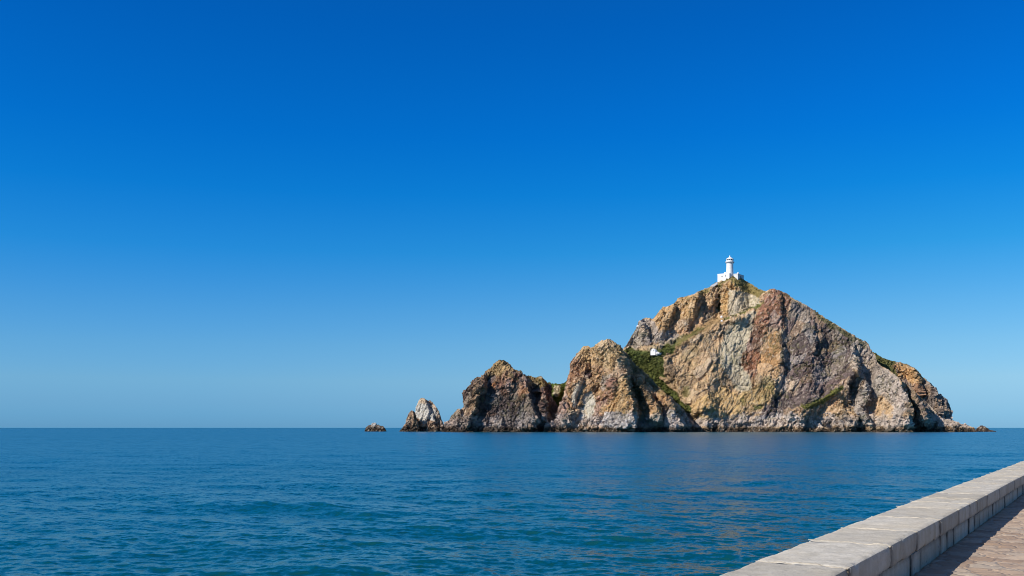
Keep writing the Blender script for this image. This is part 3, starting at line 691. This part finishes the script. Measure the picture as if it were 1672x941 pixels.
# smeared mortar standing in the coping joints
Vs, Fs, off = [], [], 0
for j in joints[1:-1]:
    if j > 45: break
    n = 40; s = np.linspace(0, 1, n)
    # over the top from sea side to land side, then down the inner face
    wv = np.where(s < .8, .97 - (s / .8) * .965, -.004); zv = np.where(s < .8, WTOP + .006, WTOP - (s - .8) / .2 * .05)
    rnd = (s > .76) & (s < .84); zv = np.where(rnd & (s < .8), WTOP + .001 - .008 * (s - .76) / .04, zv); wv = np.where(rnd & (s >= .8), .004 - .008 * (s - .8) / .04, wv)
    wid = .004 + .008 * np.clip(fbm(np.stack([s * 9, s * 0 + j, s * 0], 1), 31, 3) + .35, 0, 1)
    lat = j + .012 * fbm(np.stack([s * 5, s * 0 + j, s * 0 + 4], 1), 33, 3)
    gap = sstep(-.1, .1, fbm(np.stack([s * 4, s * 0 + j, s * 0 + 8], 1), 35, 2) + .08)
    up = .007 * gap - .012 * (1 - gap)
    A = wl(lat - wid, wv * wf(lat) - up * (s > .8), zv + up * (s <= .8) - .005 * (s <= .8)); B = wl(lat, (wv * wf(lat)) - (up + .006) * (s > .8), zv + (up + .005) * (s <= .8)); Cc = wl(lat + wid, wv * wf(lat) - up * (s > .8), zv + up * (s <= .8) - .005 * (s <= .8))
    Vs += [A, B, Cc]; i = np.arange(n - 1)
    Fs.append(np.stack([i, i + 1, i + 1 + n, i + n], 1) + off); Fs.append(np.stack([i + n, i + 1 + n, i + 1 + 2 * n, i + 2 * n], 1) + off); off += 3 * n
mesh_np('pointing', np.vstack(Vs), np.vstack(Fs), M_mortar, smooth=True, parent=wall)

# promenade: a slab whose top is a finely shaped stone floor near the eye
tt = np.concatenate([np.arange(-60, 4, 4.0), np.arange(4, 34, .06), np.arange(34, 112, 2.0)]); ww = np.concatenate([[.07], np.arange(0, -4.5, -.06), np.arange(-4.5, -60, -4)])
T, W_ = np.meshgrid(tt, ww); Q = wl(T.ravel(), W_.ravel(), np.zeros(T.size)); q2 = Q.copy(); q2 *= 2.9
q2 += .35 * np.stack([perlin(Q * 2.5, 71), perlin(Q * 2.5, 72), Q[:, 0] * 0], 1); q2[:, 2] = .5
H, e, Rr = facets(q2, 77, tilt=.5)
Q[:, 2] = PAVE + .016 * H - .014 * np.exp(-(e / .10) ** 2) + .006 * fbm(Q * 7, 79, 3) - .004
R_, C_ = T.shape; idx = np.arange(R_ * C_).reshape(R_, C_)
F = np.stack([idx[:-1, :-1].ravel(), idx[1:, :-1].ravel(), idx[1:, 1:].ravel(), idx[:-1, 1:].ravel()], 1)
nb = len(Q); ring = np.concatenate([idx[0, :], idx[1:, -1], idx[-1, :-1][::-1], idx[1:-1, 0][::-1]])
low = Q[ring].copy(); low[:, 2] = -3
k = np.arange(len(ring)); k2 = (k + 1) % len(ring)
S = np.stack([ring[k], ring[k2], nb + k2, nb + k], 1)
prom = mesh_np('promenade_pavement', np.vstack([Q, low]), np.vstack([F, S]), M_pave, smooth=True, attrs={'stone_id': np.concatenate([Rr, low[:, 0] * 0])}); setp(prom, kind='structure')

# ------------------------------------------------------------------ lighthouse
def lathe(name, prof, loc, mat, parent=None, seg=40, smooth=True):
    V = []; F = []
    for r, z in prof:
        for i in range(seg):
            a = 2 * pi * i / seg; V.append((loc[0] + r * cos(a), loc[1] + r * sin(a), loc[2] + z))
    for j in range(len(prof) - 1):
        for i in range(seg):
            i2 = (i + 1) % seg; F.append((j * seg + i, j * seg + i2, (j + 1) * seg + i2, (j + 1) * seg + i))
    return mesh_np(name, V, F, mat, smooth=smooth, parent=parent)
def bbox(bm, x0, x1, y0, y1, z0, z1, bev=0):
    r = bmesh.ops.create_cube(bm, size=1); vs = r['verts']
    for v in vs: v.co = Vector(((x0 + x1) / 2 + v.co.x * (x1 - x0), (y0 + y1) / 2 + v.co.y * (y1 - y0), (z0 + z1) / 2 + v.co.z * (z1 - z0)))
    if bev:
        es = set(e for v in vs for e in v.link_edges); bmesh.ops.bevel(bm, geom=list(es), offset=bev, segments=2, affect='EDGES', profile=.5)
def box_obj(name, dims, mat, parent, bev=.03):
    bm = bmesh.new()
    for d in (dims if isinstance(dims[0], tuple) else [dims]): bbox(bm, *d, bev)
    return bm_obj(name, bm, mat, parent)
c1 = crop(1120, 400, 10.45)
ci = int(np.argmin(np.abs(hill_px - 1193))); YR = float(hill_P[hill_nf - 1, ci, 1]); MP = YR / FPX      # distance of the summit, metres per px
def onridge(px, py, dy=0): return pt(px, py, YR + dy)
lx, ly, lz = onridge(1120 + 749 / 10.45, 400 + 500 / 10.45, 3.5)
q = MP / 10.45 * 1.005                                   # metres per crop unit
zt = lambda y: (500 - y) * q
lh = empty('lighthouse', (lx, ly, lz), label='round white lighthouse tower with lantern room and pointed dome on the summit', cat='lighthouse')
L0 = (0, 0, 0)
R = 59 * q
lathe('tower', [(R * 1.06, -6), (R * 1.03, zt(480)), (R * 1.0, zt(440)), (R * .96, zt(330)), (R * .96, zt(322))], L0, M_white, lh)
lathe('cornice', [(R * .955, zt(326)), (R * 1.04, zt(320)), (R * 1.12, zt(312)), (R * 1.12, zt(308)), (R * 1.0, zt(306))], L0, M_white, lh)
g = lathe('gallery', [(R * .9, zt(309)), (R * 1.26, zt(308)), (R * 1.28, zt(304)), (R * 1.26, zt(300)), (R * .9, zt(299))], L0, M_seam, lh)
# railing of the gallery: posts and two rings
for i in range(14):
    a = 2 * pi * i / 14; x, y = R * 1.22 * cos(a), R * 1.22 * sin(a)
    box_obj('railing_post', (x - .05, x + .05, y - .05, y + .05, zt(300), zt(280)), M_white, g, 0)
for zz in (281, 290): lathe('rail', [(R * 1.20, zt(zz)), (R * 1.24, zt(zz)), (R * 1.24, zt(zz) + .06), (R * 1.20, zt(zz) + .06), (R * 1.20, zt(zz))], L0, M_white, g, 40)
lathe('lantern_base', [(R * 1.0, zt(300)), (R * 1.03, zt(297)), (R * 1.03, zt(274)), (R * 1.0, zt(272))], L0, M_white, lh)
lr = lathe('lantern_glazing', [(R * .94, zt(275)), (R * .94, zt(249))], L0, M_glass, lh, 16)
for i in range(10):
    a = 2 * pi * (i + .35) / 10; x, y = R * .97 * cos(a), R * .97 * sin(a)
    box_obj('glazing_bar', (x - .2, x + .2, y - .2, y + .2, zt(274), zt(248)), M_white, lr, 0)
lathe('dome', [(R * .93, zt(250)), (R * 1.07, zt(250)), (R * 1.09, zt(246)), (R * 1.02, zt(241)), (R * .86, zt(234)), (R * .64, zt(226)), (R * .42, zt(219)), (R * .24, zt(213)), (R * .19, zt(208))], L0, M_white, lh)
lathe('finial', [(R * .16, zt(209)), (R * .22, zt(205)), (R * .2, zt(200)), (R * .1, zt(195)), (R * .07, zt(180)), (.001, zt(178))], L0, M_white, lh, 16)

ROT = -radians(35)
def house(name, cpx, cpy, wfac, dfac, hgt, dy, label, win, door=None, mat=M_white, wind_side='front'):
    x, y, z = onridge(cpx, cpy, dy)                      # the corner that points towards the shore
    e = empty(name, (x, y, z), ROT, label=label, cat='building')
    # local: +x along the shaded side direction reversed, front face = local -y, right face = local +x
    walls = [(-wfac, 0, 0, dfac, -7, hgt)]
    wobj = box_obj('wall', walls, mat, e, .04)
    t = .28; o_ = .10
    par = [(-wfac - o_, o_, -o_, t, hgt - .45, hgt + .35), (-wfac - o_, o_, dfac - t, dfac + o_, hgt - .45, hgt + .35), (-wfac - o_, -wfac + t, t + .003, dfac - t - .003, hgt - .45, hgt + .352), (-t, o_, t + .003, dfac - t - .003, hgt - .45, hgt + .352)]
    box_obj('parapet', par, mat, e, .03)
    box_obj('roof', (-wfac + .1, -.1, .1, dfac - .1, hgt - .1, hgt + .05), M_seam, e, 0)
    for face, u, zz, ww_, hh in win:
        if face == 'f':
            f = box_obj('window', (u - ww_ / 2 - .12, u + ww_ / 2 + .12, -.14, .02, zz - .14, zz), M_whiteold, e, .01)
            box_obj('pane', (u - ww_ / 2, u + ww_ / 2, -.03, .02, zz, zz + hh), M_dark, f, 0)
        else:
            f = box_obj('window', (-.02, .14, u - ww_ / 2 - .12, u + ww_ / 2 + .12, zz - .14, zz), M_whiteold, e, .01)
            box_obj('pane', (-.02, .03, u - ww_ / 2, u + ww_ / 2, zz, zz + hh), M_dark, f, 0)
    return e
# corner of the left block at crop (740, 500); its lit face runs 185 units to the left
WL = 176 * q / cos(radians(35))
hA = house('keepers_house', 1120 + 742 / 10.45, 400 + 545 / 10.45, WL, 92 * q / sin(radians(35)) * .9, (545 - 487) * q, -1.5,
      'larger white flat roofed block left of the lighthouse tower with two small dark openings', [('f', -WL * .32, .6, .9, 1.1), ('f', -WL * .62, .3, .9, 1.1)])
hB = house('annex_building', 1120 + 886 / 10.45, 400 + 545 / 10.45, 62 * q / cos(radians(35)), 150 * q / sin(radians(35)), (545 - 497) * q, -4.0,
      'smaller block right of the lighthouse tower, its shaded grey wall with one dark window', [('s', 134 * q / sin(radians(35)) * .55, -.2, 1.6, 1.7)], mat=M_whiteold)
# little domed stair heads on the roofs
for cxp, cyp, rad, dy, lab in ((672, 500, 22, 1.5, 'low white domed turret on the roof left of the lighthouse tower'), (888, 492, 17, 3.0, 'tiny white domed turret on the corner of the block right of the tower')):
    x, y, z = onridge(1120 + cxp / 10.45, 400 + cyp / 10.45, dy)
    e = empty('roof_turret', (x, y, z), label=lab, cat='turret', group='domed turrets beside the lighthouse')
    r = rad * q
    lathe('drum', [(r, -3.0), (r, zt(484) if rad > 20 else .3)], L0, M_white, e, 24)
    zb = (zt(484) if rad > 20 else .3)
    lathe('cap', [(r * 1.1, zb), (r * 1.1, zb + .1), (r * .95, zb + r * .45), (r * .6, zb + r * .8), (.001, zb + r * .95)], L0, M_white, e, 24)
# low white wall stepping down the ridge
bm = bmesh.new()
for i, (px_, py_) in enumerate(((1170.5, 460.6), (1168.3, 462.0), (1166.2, 463.0), (1164.0, 464.6), (1162.2, 465.6))):
    x, y, z = onridge(px_, py_, -1); bbox(bm, x - .5, x + .5, y - .25, y + .25, z - 2.2, z - .5, .03)
lw = bm_obj('ridge_wall', bm, M_white); setp(lw, 'low white wall stepping down the left ridge from the lighthouse buildings', 'wall')

# ------------------------------------------------------------------ white hut and whitewashed blocks on the slope
def surf(px_, py_):
    """the point of the main hill seen in that direction"""
    P = hill_P[:hill_nf].reshape(-1, 3); u = CX + P[:, 0] / P[:, 1] * FPX; v = HZ - (P[:, 2] - EYE) / P[:, 1] * FPX
    d = (u - px_) ** 2 + (v - py_) ** 2; m = d < 2.0
    c = P[m] if m.any() else P[[np.argmin(d)]]
    return c[np.argmin(c[:, 1])]
hp = surf(1067, 573)
hut = empty('white_hut', tuple(hp + np.array([0, -1.5, 0])), -radians(38), label='small white gabled hut with dark doorway standing on the green saddle', cat='building')
bm = bmesh.new(); W2, D2, H1, H2 = 2.1, 1.6, .6, 2.2
pts = [(-W2, -3), (W2, -3), (W2, H1), (W2 * .5, H2 * .72), (0, H2), (-W2 * .55, H2 * .72), (-W2, H1)]
fv = [bm.verts.new((x, -D2, z)) for x, z in pts]; bv = [bm.verts.new((x, D2, z)) for x, z in pts]
bm.faces.new(fv); bm.faces.new(bv[::-1])
for i in range(len(pts)): j = (i + 1) % len(pts); bm.faces.new((fv[j], fv[i], bv[i], bv[j]))
bmesh.ops.recalc_face_normals(bm, faces=bm.faces); bmesh.ops.bevel(bm, geom=bm.edges[:], offset=.12, segments=2, affect='EDGES')
bm_obj('wall', bm, M_white, hut)
box_obj('doorway', (.5, 1.1, -D2 - .04, -D2 + .1, 0, 1.2), M_dark, hut, 0); box_obj('window', (-1.2, -.7, -D2 - .04, -D2 + .1, .5, 1.0), M_dark, hut, 0)
def boulder(name, p, s, mat, label, seed, flat=.7, group=None):
    bm = bmesh.new(); bmesh.ops.create_icosphere(bm, subdivisions=4, radius=1)
    V = np.array([v.co[:] for v in bm.verts]); H, e, R_ = facets(V * 1.3 + seed, seed); n_ = fbm(V * 2 + seed, seed, 3)
    V = V * (1 + .30 * H + .12 * n_)[:, None] * np.array([s, s * .9, s * flat])
    for v, c in zip(bm.verts, V): v.co = c
    o = bm_obj(name, bm, mat); o.location = tuple(p); setp(o, label, 'rock', group); return o
boulder('pale_boulder', surf(1074.5, 579), 2.1, M_whiteold, 'pale boulder on the green saddle just below the white hut', 5)
boulder('whitewashed_block', surf(1178, 516.5), .9, M_white, 'upper of two small whitewashed blocks beside the hillside path under the summit', 6, 1.2)
boulder('whitewashed_block', surf(1178.3, 523.5), 1.0, M_white, 'lower of two small whitewashed blocks beside the hillside path under the summit', 8, .9)
boulder('pale_boulder', surf(1040.5, 533.5), 1.1, M_white, 'small white patch of stone on the left edge of the grey crag', 9)
